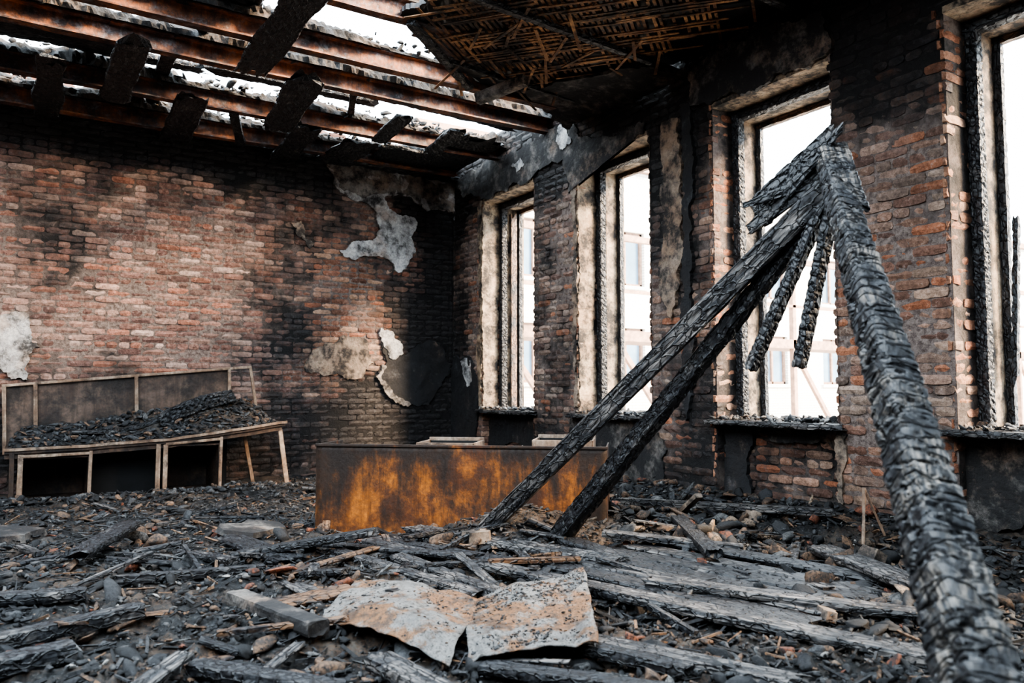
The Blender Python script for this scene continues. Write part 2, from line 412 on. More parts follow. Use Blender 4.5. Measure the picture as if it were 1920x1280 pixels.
patch('plaster_strip',[(5.69,3.93),(5.46,3.89),(5.44,3.32),(5.43,2.67),(5.49,2.2),(5.60,1.89),(5.72,2.12),(5.76,2.34),(5.67,2.99),(5.71,3.55)],mpR,.04,M['plb'],wall_right,seed=5)
patch('plaster_strip_dark',[(5.43,4.0),(5.30,4.0),(5.28,3.3),(5.33,2.2),(5.30,1.3),(5.42,.9),(5.45,1.8),(5.40,3.)],mpR,.05,M['plk'],wall_right,seed=55,jit=.03)
patch('plaster_lintel_band',[(10.26,4.40),(9.0,4.42),(7.61,4.42),(7.18,4.36),(7.10,4.18),(6.6,4.05),(5.95,4.02),(5.98,3.91),(7.15,3.91),(7.22,3.6),(7.30,3.55),(7.4,4.0),(8.09,4.05),(8.12,3.91),(9.40,3.91),(9.47,4.0),(9.95,4.07)],mpR,.035,M['pld'],wall_right,seed=6)
patch('plaster_lintel_white',[(7.5,4.42),(7.30,4.38),(7.24,4.15),(7.40,4.10),(7.55,4.25)],mpR,.045,M['plw'],wall_right,seed=56,seg=.02)
patch('plaster_lintel_white_b',[(8.6,4.2),(8.35,4.25),(8.2,4.12),(8.45,4.08)],mpR,.045,M['plw'],wall_right,seed=57,seg=.02)
patch('plaster_lintel_dark',[(5.27,4.39),(3.81,4.30),(3.72,3.95),(3.80,3.915),(5.05,3.91),(5.28,3.97)],mpR,.06,M['pld'],wall_right,seed=7)
patch('plaster_corner_low',[(10.26,1.7),(9.69,1.65),(9.45,1.28),(9.5,.8),(9.6,.44),(9.92,.27),(10.27,.2)],mpR,.03,M['plk'],wall_right,seed=8)
patch('plaster_white_spot',[(10.0,1.62),(9.72,1.66),(9.66,1.3),(9.8,1.25),(9.85,1.4)],mpR,.036,M['plw'],wall_right,seed=28)
patch('plaster_corner_pier',[(9.39,3.9),(9.50,3.8),(9.47,3.0),(9.44,2.2),(9.52,1.6),(9.46,1.0),(9.39,.95)],mpR,.03,M['reveal'],wall_right,seed=9,jit=.02)
patch('plaster_pier_edge',[(7.16,3.9),(7.26,3.85),(7.22,3.0),(7.25,2.0),(7.22,1.0),(7.16,1.0)],mpR,.028,M['plb'],wall_right,seed=10,jit=.02)
patch('plaster_under_second',[(7.3,.9),(6.0,.88),(5.7,.6),(5.85,.1),(6.6,.2),(7.2,.1)],mpR,.02,M['pld'],wall_right,seed=11)
for i,(a,b) in enumerate(WIN[:2]):
    patch('reveal_plaster',[(0.0,3.9),(D1,3.9),(D1,SILL),(0.0,SILL)],(lambda b:(lambda x,v,d:(XR+x,b-d,v)))(b),.02,M['reveal'],wall_right,jit=.012,seed=40+i)
a,b=WIN[2]
mpN=lambda u,v,d:(XR+.13-d,u,v)
patch('niche_plaster_dark',[(b,.9),(b-.30,.88),(b-.27,.5),(b-.32,0.),(b,0.)],mpN,.05,M['plk'],wall_right,seed=15)
patch('niche_plaster_top',[(b-.25,.9),(a+.02,.9),(a+.02,.70),(a+.3,.75),(b-.5,.80)],mpN,.04,M['pld'],wall_right,seed=16)
patch('niche_plaster_edge',[(a,.9),(a-.09,.85),(a-.05,.4),(a-.02,.1)],mpR,.025,M['plb'],wall_right,seed=18,jit=.02)
a,b=WIN[3]
patch('niche_plaster_side',[(b,.9),(a+.6,.9),(a+.7,.5),(a+.9,.35),(b,.2)],mpN,.05,M['pld'],wall_right,seed=17)
a,b=WIN[0]
patch('niche_plaster_pale',[(b-.03,.9),(a+.05,.9),(a+.05,.4),(a+.6,.5),(b-.03,.2)],mpN,.04,M['plk'],wall_right,seed=19)

# ------------------------------------------------------------ charred timbers
def timber(name,p0,p1,w,h,mat,seg=.03,up=(0,0,1),crack=.008,cell=(.10,.05),taper=(1,1),bow=0.,seed=0,parent=None,twist=0.,ragged=.12,shingle=0.,lump=.08,sharp=.25,wob=.5):
    p0=Vector(p0);p1=Vector(p1);d=p1-p0;L=d.length;d.normalize()
    upv=Vector(up)
    if abs(d.dot(upv))>.98: upv=Vector((1,0,0))
    side=d.cross(upv).normalized(); upv=side.cross(d).normalized()
    if twist:
        rot=Matrix.Rotation(twist,3,d); side=rot@side; upv=rot@upv
    nw=max(2,int(w/seg));nh=max(2,int(h/seg))
    ring=[]
    for i in range(nw): ring.append((-.5+i/nw,-.5,0,-1))
    for i in range(nh): ring.append((.5,-.5+i/nh,1,0))
    for i in range(nw): ring.append((.5-i/nw,.5,0,1))
    for i in range(nh): ring.append((-.5,.5-i/nh,-1,0))
    n=max(4,int(L/seg)); nr=len(ring)
    vs=[];loc=[]
    off=seed*3.7
    for k in range(n+1):
        s=k/n*L; t=k/n
        sc=taper[0]*(1-t)+taper[1]*t
        sc*=1+lump*N3(s*2.2,off)
        for (a,b,na,nb) in ring:
            x=a*w*sc;y=b*h*sc
            rr=math.hypot(abs(a)*2,abs(b)*2)
            if rr>1.15: f=1-.09*(rr-1.15)/.26; x*=f;y*=f
            sl=s
            if k==0 or k==n: sl=s+(ragged*L*.25 if L<1 else ragged)*N3(a*4,b*4,off+k)*(1 if k else -1)
            pl=Vector((s/cell[0]+wob*N3(x*20,y*20,s*4),x/cell[1],y/cell[1]+off))
            if crack>0:
                dist,pts=noise.voronoi(pl)
                e=dist[1]-dist[0]
                dd=-crack*(1-ss(0,sharp,e))+crack*.35*N3(pl.x*2,pl.y*2,pl.z*2)
                if shingle: dd+=shingle*(pl.x-pts[0].x)+.5*shingle*N3(pts[0].x*3,pts[0].y*3,pts[0].z*3)
            else: dd=.003*N3(s*8,x*30,y*30+off)
            x+=na*dd;y+=nb*dd
            bx=bow*math.sin(math.pi*t)
            vs.append(p0+d*sl+side*x+upv*(y+bx)); loc.append((sl+off,x,y))
    fs=[]
    for k in range(n):
        for i in range(nr):
            j=(i+1)%nr
            fs.append((k*nr+i,k*nr+j,(k+1)*nr+j,(k+1)*nr+i))
    fs.append(tuple(reversed(range(nr)))); fs.append(tuple(n*nr+i for i in range(nr)))
    m=MB(); m.add(vs,fs,loc=loc)
    return m.obj(name,[mat],parent)
frame=empty('collapsed_roof_truss')
timber('rafter_long',(2.86,4.98,.12),(3.41,2.36,2.24),.10,.125,M['charash'],seg=.012,crack=.006,cell=(.30,.035),seed=1,parent=frame,twist=.3,lump=.04)
timber('rafter_long_low',(3.20,4.50,.12),(3.44,2.46,2.12),.10,.12,M['char'],seg=.012,crack=.009,cell=(.12,.04),seed=2,parent=frame,twist=-.2,taper=(1.15,.75),lump=.05)
timber('rafter_near',(1.165,.375,-.05),(3.43,2.40,2.40),.115,.125,M['scale'],seg=.0085,crack=.011,cell=(.048,.20),seed=3,parent=frame,twist=.35,taper=(1.3,.90),shingle=.012,lump=.03,sharp=.16,wob=.25,ragged=.25)
timber('brace_hanging',(3.40,2.40,2.16),(3.36,2.86,1.32),.075,.06,M['char'],seg=.012,crack=.008,cell=(.04,.07),seed=4,parent=frame)
timber('brace_hanging_short',(3.41,2.36,2.16),(3.40,2.58,1.32),.075,.06,M['char'],seg=.012,crack=.009,cell=(.04,.07),seed=5,parent=frame)
timber('board_broken',(3.17,2.73,2.17),(3.45,2.38,2.30),.04,.065,M['char'],seg=.012,crack=.006,seed=6,parent=frame,taper=(.5,1.3))
timber('board_tip',(3.28,2.72,2.14),(3.375,2.31,2.50),.05,.15,M['char'],seg=.010,crack=.009,cell=(.08,.05),seed=7,parent=frame,taper=(1.2,.55),ragged=.5)
timber('board_tip_back',(3.25,2.76,2.06),(3.42,2.38,2.32),.05,.09,M['char'],seg=.010,crack=.006,cell=(.15,.04),seed=17,parent=frame,taper=(.7,1.1),ragged=.5)
timber('board_cap',(3.05,2.02,2.0),(3.42,2.36,2.44),.15,.03,M['scale'],seg=.010,crack=.007,cell=(.05,.1),seed=8,parent=frame,twist=.2,shingle=.008,ragged=.4)

# ------------------------------------------------------------ window frames & sills
for i,(a,b) in enumerate(WIN):
    w=empty('window_%d'%(i+1))
    X1=XR+D1+.06
    timber('frame_inner_jamb_far',(X1,b-.05,SILL),(X1,b-.05,WT),.10,.09,M['char'],seg=.016,up=(0,1,0),crack=.010,cell=(.05,.08),seed=20+i,parent=w)
    timber('frame_inner_jamb_near',(X1,a+.05,SILL),(X1,a+.05,WT),.10,.09,M['char'],seg=.03,up=(0,1,0),crack=.008,seed=30+i,parent=w)
    timber('frame_inner_head',(X1,a,WT-.07),(X1,b,WT-.07),.10,.09,M['char'],seg=.02,crack=.008,seed=40+i,parent=w)
    X2=XR+.56
    timber('frame_outer_jamb_far',(X2,b-.10,SILL),(X2,b-.10,WT-.1),.06,.06,M['char'],seg=.02,up=(0,1,0),crack=.006,seed=50+i,parent=w)
    timber('frame_outer_jamb_near',(X2,a+.10,SILL),(X2,a+.10,WT-.1),.06,.06,M['char'],seg=.03,up=(0,1,0),crack=.006,seed=60+i,parent=w)
    timber('frame_outer_head',(X2,a,WT-.13),(X2,b,WT-.13),.06,.06,M['charw'],seg=.03,crack=.006,seed=70+i,parent=w)
    timber('sill_board',(XR-.03,a-.06,SILL-.035),(XR-.03,b+.06,SILL-.035),.20,.05,M['charash'],seg=.02,crack=.012,cell=(.2,.05),seed=80+i,parent=w,lump=.25)
    m=MB(); m.box((XR+.0,a+.0,SILL-.06),(XR+D2+.05,b,SILL-.01),0); m.obj('sill_stone',[M['pld']],w)
timber('charred_window_post',(5.93,2.70,1.28),(5.95,2.66,2.42),.05,.04,M['char'],seg=.02,crack=.008,seed=99,up=(0,1,0),parent=bpy.data.objects['window_4'])
timber('casing_pale',(XR+.45,9.27,SILL),(XR+.45,9.27,3.7),.10,.03,M['charw'],seg=.03,crack=0,seed=98,up=(0,1,0),parent=bpy.data.objects['window_1'])

# ------------------------------------------------------------ floor
def H(x,y):
    h=.045*fbm(x*.9,y*.9,1.)+.05*fbm(x*3,y*3,2.)
    h+=.20*ss(4.6,5.3,x)+.17*gauss(x,y,3.1,4.95,.45)+.05*gauss(x,y,1.8,3.9,.6)+.08*gauss(x,y,4.3,4.3,.6)
    h+=.10*gauss(x,y,.2,5.0,.7)+.06*gauss(x,y,3.6,2.4,.6)+.12*gauss(x,y,3.9,5.3,.5)
    h+=.05
    h*=1-.3*gauss(x,y,1.2,9.4,.9)
    h+=.05*math.exp(-((y-9.15)/.25)**2)*ss(-1,0,x)*ss(3.2,2.6,x)
    return h
m=MB()
def grid(x0,x1,y0,y1,st):
    nx=int((x1-x0)/st);ny=int((y1-y0)/st)
    vs=[]
    for i in range(nx+1):
        for j in range(ny+1):
            x=x0+(x1-x0)*i/nx;y=y0+(y1-y0)*j/ny
            z=H(x,y)+.020*fbm(x*9,y*9,5.,3)
            if st<.025: z+=.026*abs(N3(x*16,y*16,3))+.012*N3(x*34,y*34,1)
            vs.append((x,y,z))
    m.add(vs,[(i*(ny+1)+j,(i+1)*(ny+1)+j,(i+1)*(ny+1)+j+1,i*(ny+1)+j+1) for i in range(nx) for j in range(ny)])
grid(-5,5.6,-2.1,1.8,.06);grid(-5,-1.8,1.8,7,.05);grid(-1.8,5.6,1.8,7.0,.018);grid(-5,5.6,7.,YB,.03)
m.obj('floor',[M['ash']])

# ------------------------------------------------------------ rubble
def ico(sub):
    bm=bmesh.new(); bmesh.ops.create_icosphere(bm,subdivisions=sub,radius=1)
    v=np.array([q.co[:] for q in bm.verts]);f=np.array([[a.index for a in q.verts] for q in bm.faces]); bm.free(); return v,f
ICO1=ico(1);ICO2=ico(2)
SHP=[]
for k in range(18):
    v,f=ICO1 if k<10 else ICO2
    v=v.copy()
    if k>=10:
        for _ in range(11):
            nn=np.random.randn(3);nn/=np.linalg.norm(nn); c=np.random.uniform(.3,.65)
            dd=v@nn-c; v-=np.outer(np.clip(dd,0,None),nn)
        v*=1.35
        v+=np.random.uniform(-.04,.04,v.shape)
    else: v*=np.random.uniform(.6,1.3,(len(v),1)); v+=np.random.uniform(-.2,.2,v.shape)
    SHP.append((v,f))
RC=[((.012,.012,.014),32),((.03,.031,.035),28),((.075,.078,.084),17),((.15,.148,.148),8),((.38,.37,.355),2.0),((.18,.11,.07),7),((.24,.085,.045),1.9),((.29,.21,.15),2.2)]
RCc=[c for c,_ in RC];RCw=np.array([w for _,w in RC]);RCw=RCw/RCw.sum()
def rubble(name,items,parent=None,mat='rub'):
    V=[];F=[];C=[];o=0
    for (x,y,z,s,fl,ci) in items:
        v,f=SHP[np.random.randint(10,len(SHP)) if s>.022 else np.random.randint(10)]
        sc=np.array([np.random.uniform(.7,1.9),np.random.uniform(.4,1.),fl*np.random.uniform(.3,.9)])*s
        q=v*sc
        rx,ry,rz=np.random.normal(0,.35),np.random.normal(0,.35),np.random.uniform(0,6.28)
        Rm=np.array((Matrix.Rotation(rz,3,'Z')@Matrix.Rotation(ry,3,'Y')@Matrix.Rotation(rx,3,'X')))
        q=q@Rm.T+np.array([x,y,z])
        V.append(q);F.append(f+o);o+=len(v)
        c=np.array(RCc[ci])*np.random.uniform(.7,1.3); C.append(np.repeat(np.append(c,1)[None],len(v),0))
    V=np.concatenate(V).astype(np.float32);F=np.concatenate(F).astype(np.int32);C=np.concatenate(C).astype(np.float32)
    me=bpy.data.meshes.new(name)
    me.vertices.add(len(V));me.vertices.foreach_set('co',V.ravel())
    me.loops.add(F.size);me.loops.foreach_set('vertex_index',F.ravel())
    me.polygons.add(len(F));me.polygons.foreach_set('loop_start',np.arange(len(F),dtype=np.int32)*3)
    me.update(calc_edges=True); me.validate()
    a=me.attributes.new('Col','FLOAT_COLOR','POINT');a.data.foreach_set('color',C.ravel())
    me.materials.append(M[mat]); o=bpy.data.objects.new(name,me);COL.objects.link(o)
    if parent:o.parent=parent
    return o
def rci(): return np.random.choice(len(RCc),p=RCw)
CABO=Vector((2.0,6.12));CABX=Vector((1.74,-1.52)).normalized();CABN=Vector((-CABX.y,CABX.x))
def incab(x,y):
    q=Vector((x,y))-CABO; a=q.dot(CABX);b=q.dot(CABN); return -.02<a<2.36 and -.03<b<.6
it=[]
for i in range(72000):
    y=1.4+8.7*R()**1.6; x=U(-2.6,5.33) if y>3 else U(-1.5,5.33)
    dn=.5+.5*fbm(x*1.3,y*1.3,8.)
    if R()>.45+.55*dn: continue
    if incab(x,y): continue
    if -.2<x<2.75 and y>9.32: continue
    s=.004+.016*R()**2.4*(1+.6*dn)
    ci=rci()
    if R()<.028: s=U(.025,.065); ci=random.choice([0,1,1,5,5,6]) if R()<.6 else ci
    if x>4.3: s*=1.35
    it.append((x,y,H(x,y)+.015+s*.2,s,.8,ci))
for i in range(500):
    x=U(-.3,2.9);y=U(8.95,9.32);s=U(.012,.05); it.append((x,y,H(x,y)+s*.3,s,.8,random.choice([0,1,1,2,2,3,5])))
rub=rubble('rubble_pile',it)
it=[]
for i in range(560):
    x=U(3.6,5.28);y=U(2,9.8)
    if R()<.14: x=U(-1.5,4)
    if incab(x,y) or (x<2.8 and y>9.2): continue
    s=U(.03,.085); it.append((x,y,H(x,y)+.01+s*.3,s,.9,random.choice([0,1,2,3,3,5,5,6,7,1,5,7])))
rubble('broken_masonry',it,rub)

# ------------------------------------------------------------ floor planks
def plank(p,q,w,t,mat,dz=(0,0),name='charred_plank',twist=0,crack=.004,seed=None,parent=None):
    s=seed if seed is not None else int(p[0]*100+p[1]*37)%97
    a=Vector((p[0],p[1],H(*p)+t/2+.02+dz[0]));b=Vector((q[0],q[1],H(*q)+t/2+.02+dz[1]))
    mid=(a+b)/2; lift=max(0,H(mid.x,mid.y)+t*.4-mid.z); a.z+=lift;b.z+=lift
    return timber(name,a,b,w,t,mat,seg=.016,crack=crack,cell=(.12,.035),seed=s,twist=twist,parent=parent)
ca,ch,cw=M['charash'],M['char'],M['charw']
plank((.96,4.20),(1.12,3.36),.11,.07,M['pld'],(0,.02),crack=.003,name='charred_timber_offcut')
plank((1.29,5.9),(1.45,4.9),.20,.04,ch)
plank((1.2,5.3),(1.95,4.75),.12,.05,ch,(.0,.14))
plank((1.71,4.71),(2.3,4.62),.06,.03,ca)
plank((1.99,4.5),(2.12,3.35),.10,.05,ca)
plank((1.75,4.9),(2.0,3.5),.09,.05,ca)
plank((2.5,5.35),(3.1,3.7),.19,.05,ca,(.03,.02),crack=.008)
plank((2.2,5.3),(2.55,4.0),.12,.05,ch,(0,.02))
plank((2.0,5.0),(2.45,3.7),.12,.04,ca,(.04,.04))
plank((3.12,5.5),(3.25,3.5),.15,.05,ch,(0,0))
plank((4.5,5.3),(5.07,3.6),.06,.06,ca,(.05,.05))
plank((4.45,3.25),(3.9,2.2),.20,.05,ca,(.05,.03))
plank((2.45,3.75),(3.15,1.7),.14,.05,ca,(.02,.02))
plank((2.1,2.95),(2.45,1.9),.12,.05,ca)
plank((1.95,3.05),(2.2,2.2),.08,.05,ch)
plank((4.3,4.4),(3.62,3.4),.12,.05,ch,(0,.06))
plank((1.3,4.5),(1.95,4.72),.07,.02,cw,(0,.05),'scorched_splinter',crack=0)
plank((.45,4.75),(1.22,4.65),.06,.05,ch)
plank((4.1,3.2),(4.6,3.55),.07,.04,ca)
plank((-.3,4.65),(.3,4.58),.10,.06,ch)
plank((.3,5.3),(.68,6.3),.14,.05,ch,(.04,.12))
plank((1.25,3.0),(1.35,2.3),.12,.06,ca)
plank((2.35,3.98),(2.9,3.82),.05,.03,cw,(.06,.04),'scorched_splinter',crack=0)
plank((1.05,3.9),(1.5,3.95),.16,.03,cw,(.02,.02),'scorched_splinter',crack=0)
plank((2.0,4.1),(2.9,3.9),.05,.03,ch,(.02,.02))
plank((-.2,3.9),(.5,4.1),.09,.07,ch); plank((-.4,3.6),(.2,3.75),.12,.08,ch)
plank((2.9,3.2),(3.6,1.9),.12,.04,ca,(.05,.04)); plank((1.6,2.75),(2.05,2.0),.10,.04,ch,(.0,.02)); plank((1.7,5.3),(2.3,4.1),.10,.03,ch,(.03,.05))
plank((.6,3.3),(1.0,2.75),.10,.05,ch,(0,.03)); plank((.9,5.6),(1.1,4.9),.09,.04,ca,(0,.05)); plank((3.4,4.2),(4.0,3.5),.12,.04,ca,(.06,.02))
for k in range(6):
    o=.20*k
    plank((2.75+o*.95,3.95-k*.02+o*.2),(3.1+o*1.0,2.3+o*.25),.17,.03,[ch,ca,ch,ch,ca,ch][k],(0.01,.01),'floor_board',crack=.003)
for k in range(120):
    x=U(-1,5);y=U(2.2,8.5);an=U(0,6.28);L=U(.12,.6)
    q=(x+L*math.cos(an),y+L*math.sin(an))
    if incab(x,y) or incab(*q) or incab((x+q[0])/2,(y+q[1])/2): continue
    if q[0]>5.25 or q[1]>9.1: continue
    plank((x,y),q,U(.02,.09),U(.012,.035),random.choice([ch,ch,ch,ca,ca,cw]),(0,U(0,.08)),seed=k,crack=.003,parent=rub,name='loose_board')
m=MB()
for k in range(5000):
    x=U(-1.8,5.2);y=1.6+7*R()**1.4;an=U(0,6.28);L=U(.03,.16);w=U(.003,.011)
    if incab(x,y): continue
    M4=Matrix.Translation((x,y,H(x,y)+.018+U(0,.02)))@Matrix.Rotation(an,4,'Z')@Matrix.Rotation(U(-.4,.4),4,'Y')@Matrix.Rotation(U(0,3),4,'X')
    c=random.choice([(.02,.02,.022),(.05,.05,.055),(.15,.15,.15),(.02,.02,.022),(.08,.08,.085),(.24,.14,.08)])
    m.box((-L/2,-w,-w*.5),(L/2,w*.6,w*.4),0,c,mat=M4)
m.obj('scattered_splinters',[M['rub']],rub)
plank((4.62,4.72),(4.58,4.45),.07,.04,M['plb'],(.0,.18),'pale_board_piece',crack=0)
def slab(name,x,y,w,l,t,rz,tilt,mat):
    bm=bmesh.new(); n=13
    rr=[U(.6,1.15) for _ in range(n)]
    vs=[bm.verts.new((math.cos(k/n*6.283)*w*rr[k],math.sin(k/n*6.283)*l*rr[k],0)) for k in range(n)]
    f=bm.faces.new(vs); r=bmesh.ops.extrude_face_region(bm,geom=[f])
    for v in r['geom']:
        if isinstance(v,bmesh.types.BMVert): v.co.z+=t; v.co.x*=.93;v.co.y*=.93
    bmesh.ops.recalc_face_normals(bm,faces=bm.faces[:])
    me=bpy.data.meshes.new(name);bm.to_mesh(me);bm.free();me.materials.append(mat)
    o=bpy.data.objects.new(name,me);COL.objects.link(o);o.location=(x,y,H(x,y)+.02);o.rotation_euler=(tilt,tilt*.5,rz);return o
slab('plaster_slab',1.52,6.1,.28,.20,.04,.2,.12,M['pld'])
slab('plaster_slab',2.66,4.66,.12,.09,.08,.4,.0,M['plb'])
slab('plaster_slab',3.25,2.35,.06,.05,.05,.4,.2,M['plb'])
slab('plaster_slab',-.2,6.9,.4,.25,.06,.4,.1,M['pld'])
slab('plaster_slab',4.9,4.2,.1,.12,.08,.1,.3,M['plb'])
slab('plaster_slab',4.6,3.0,.14,.10,.09,.9,.5,M['plb'])
ft=empty('bent_metal_bracket')
timber('leg_a',(4.62,3.05,.2),(4.72,3.1,.55),.02,.02,M['rustl'],seg=.02,crack=0,parent=ft)
timber('leg_b',(4.72,3.1,.55),(4.78,3.0,.25),.015,.015,M['rustl'],seg=.02,crack=0,parent=ft)

# ------------------------------------------------------------ metal sheets
def shz(u,v,hs,seed,ridge,curl):
    z=(1-u)*(1-v)*hs[0]+u*(1-v)*hs[1]+u*v*hs[2]+(1-u)*v*hs[3]
    z+=ridge*math.sin(math.pi*u)*(.6+.4*v)+.035*fbm(u*2,v*2,seed)+.010*abs(N3(u*6+v*3,v*5,seed))+curl[0]*ss(.75,1,u)-curl[1]*ss(.8,1,v)
    return z
def sheet(name,c,hs,seed,ridge,curl=(0,0)):
    n=50;vs=[]
    for i in range(n+1):
        for j in range(n+1):
            u=i/n;v=j/n
            p=(1-u)*(1-v)*Vector(c[0])+u*(1-v)*Vector(c[1])+u*v*Vector(c[2])+(1-u)*v*Vector(c[3])
            e=.014*N3(u*7,v*7,seed)+.005*N3(u*25,v*25,seed)
            vs.append((p.x+e*(u in(0,1)),p.y+e*(v in (0,1)),shz(u,v,hs,seed,ridge,curl)))
    m=MB();m.add(vs,[(i*(n+1)+j,(i+1)*(n+1)+j,(i+1)*(n+1)+j+1,i*(n+1)+j+1) for i in range(n) for j in range(n)])
    o=m.obj(name,[M['sheet']],smooth=True)
    s=o.modifiers.new('s','SOLIDIFY');s.thickness=.005;s.offset=0
    return o
cA=[(1.59,4.13),(2.00,3.44),(1.49,2.83),(1.17,3.53)];hA=(.15,.13,.12,.15)
cB=[(1.91,3.48),(2.59,3.37),(2.05,2.57),(1.55,2.78)];hB=(.13,.20,.14,.125)
sA=sheet('burnt_metal_sheet',cA,hA,1,.06,(-.0,.04))
sB=sheet('burnt_metal_sheet',cB,hB,2,.04,(.04,.03))
for (c,hs,rg,par,nn,sd_,cu) in ((cB,hB,.04,sB,3600,2,(.04,.03)),(cA,hA,.06,sA,700,1,(0,.04))):
    it=[]
    for k in range(nn):
        u=U(.02,.98);v=U(.02,.96);s=.002+.008*R()**3
        if fbm(u*2.5,v*2.5,nn)<.0 and R()<.85: continue
        p=(1-u)*(1-v)*Vector(c[0])+u*(1-v)*Vector(c[1])+u*v*Vector(c[2])+(1-u)*v*Vector(c[3])
        it.append((p.x,p.y,shz(u,v,hs,sd_,rg,cu)+s*.3+.002,s,.8,random.choice([0,1,1,2,2,3,5])))
    rubble('ash_crumbs',it,par)

# ------------------------------------------------------------ rusty cabinet
cab=empty('rusty_metal_cabinet')
P0=Vector((2.0,6.12,0));dx=Vector((1.74,-1.52,0)).normalized();dn=Vector((-dx.y,dx.x,0))
CM=Matrix(((dx.x,dn.x,0,P0.x),(dx.y,dn.y,0,P0.y),(0,0,1,0),(0,0,0,1)))
CL=2.33;CD=.55;CHh=.765
def cpart(name,a,b,mat):
    m=MB();m.box(a,b,0,mat=CM);o=m.obj(name,[mat],cab)
    bv=o.modifiers.new('b','BEVEL');bv.width=.004;bv.segments=2;return o
n=40;vs=[]
for i in range(n+1):
    for j in range(15):
        u=i/n*CL;z=j/14*CHh
        d=.014*fbm(u*1.5,z*2,3.)*math.sin(math.pi*i/n)*math.sin(math.pi*j/14)
        vs.append(CM@Vector((u,d,z)))
m=MB();m.add(vs,[(i*15+j,(i+1)*15+j,(i+1)*15+j+1,i*15+j+1) for i in range(n) for j in range(14)])
o=m.obj('front_panel',[M['rustc']],cab,True);s=o.modifiers.new('s','SOLIDIFY');s.thickness=.01
cpart('back_panel',(0,CD-.01,0),(CL,CD,CHh-.05),M['rustc'])
cpart('end_left',(0,0,0),(.012,CD,CHh),M['rustc']);cpart('end_right',(CL-.012,0,0),(CL,CD,CHh),M['rustc'])
cpart('bottom',(0,0,0.0),(CL,CD,.012),M['rustc'])
cpart('inner_shelf',(.01,.01,.30),(CL-.01,CD-.01,.32),M['black'])
cpart('rim_front',(-.006,-.012,CHh-.02),(CL+.006,.012,CHh+.002),M['rustc'])
cpart('base_flange',(-.01,-.03,.0),(CL*.6,.012,.022),M['rustc'])
cpart('divider_a',(.76,.01,.2),(.772,CD-.01,CHh-.03),M['rustc']);cpart('divider_b',(1.60,.01,.2),(1.612,CD-.01,CHh-.03),M['rustc'])
for k,(a,b) in enumerate(((.80,1.28),(1.74,2.22))):
    z=CHh+.012+.03*k
    cpart('tray_%d_front'%k,(a,.10,z-.12),(b,.112,z),M['rustl']);cpart('tray_%d_back'%k,(a,.52,z-.06),(b,.532,z+.02),M['rustl'])
    cpart('tray_%d_left'%k,(a,.10,z-.12),(a+.014,.53,z),M['rustl']);cpart('tray_%d_right'%k,(b-.014,.10,z-.12),(b,.53,z),M['rustl'])
    cpart('tray_%d_floor'%k,(a,.10,z-.12),(b,.53,z-.11),M['black'])
    cpart('tray_%d_lining'%k,(a+.014,.512,z-.12),(b-.014,.519,z-.008),M['black'])  # black sheet added over the tray back so the inside reads dark

# ------------------------------------------------------------ burnt counter desk
desk=empty('burnt_counter_desk')
FE=[(-.06,.60),(.58,.615),(1.38,.655),(2.03,.735),(2.66,.82)]
def fz(x):
    if x<FE[0][0]: return FE[0][1]
    for (a,za),(b,zb) in zip(FE,FE[1:]):
        if x<=b: return za+(zb-za)*(x-a)/(b-a)
    return FE[-1][1]
YF=9.38;YK=10.08
def strip(name,x0,x1,ya,yb,ta,tb,mat,n=40):
    vs=[]
    for i in range(n+1):
        x=x0+(x1-x0)*i/n;z=fz(x)
        for (y,zz) in ((ya,z+ta),(ya,z+tb),(yb,z+tb),(yb,z+ta)): vs.append((x,y,zz+.004*N3(x*7,y)))
    fs=[]
    for i in range(n):
        for j in range(4): fs.append((i*4+j,i*4+(j+1)%4,(i+1)*4+(j+1)%4,(i+1)*4+j))
    fs+=[(0,1,2,3),(n*4+3,n*4+2,n*4+1,n*4)]
    m=MB();m.add(vs,fs);return m.obj(name,[mat],desk)
strip('desk_top',-.16,2.66,YF-.06,YK,0,-.05,M['desk'])
strip('desk_top_edge',-.17,2.68,YF-.075,YF-.055,.008,-.02,M['rustl'])
strip('desk_apron',-.16,2.6,YF-.04,YF-.02,-.05,-.10,M['desk'])
def dpost(name,p,q,w=.035,mat=None,t=.03): return timber(name,p,q,w,t,mat or M['rustl'],seg=.03,crack=0,parent=desk,seed=int(abs(p[0])*50),ragged=0,up=(0,1,0))
for k,(x0,x1) in enumerate(((-.02,.60),(1.34,1.92))):
    zt=fz((x0+x1)/2)-.09
    yf=YF-.05
    dpost('cabinet_post',(x0,yf,-.04),(x0,yf,fz(x0)-.06),.05);dpost('cabinet_post',(x1,yf,-.04),(x1+.01,yf,fz(x1)-.06),.035)
    if k==0: dpost('cabinet_post',(x0-.07,yf-.0,-.04),(x0-.075,yf,fz(x0)-.04),.045,M['desk'])
    if k==1: dpost('cabinet_post',(x0-.075,yf,-.04),(x0-.075,yf,fz(x0)-.05),.05,M['rustl'])
    dpost('cabinet_rail',(x0,yf,zt),(x1,yf,fz(x1)-.085),.03)
    m=MB()
    m.box((x0,yf+.01,.0),(x0+.015,YK-.04,zt-.03));m.box((x1-.015,yf+.01,.0),(x1,YK-.04,zt-.03));m.box((x0,YK-.06,0),(x1,YK-.045,zt-.02));m.box((x0,yf+.02,.03),(x1,YK-.05,.05));m.box((x0,yf+.02,zt-.03),(x1,YK-.05,zt-.01))
    m.obj('cabinet_carcass',[M['desk']],desk)
dpost('leg_front_right',(2.72,YF-.02,-.05),(2.60,YF-.02,.78),.055)
dpost('leg_back_right',(2.44,YK-.2,.0),(2.30,YK-.2,.72),.045)
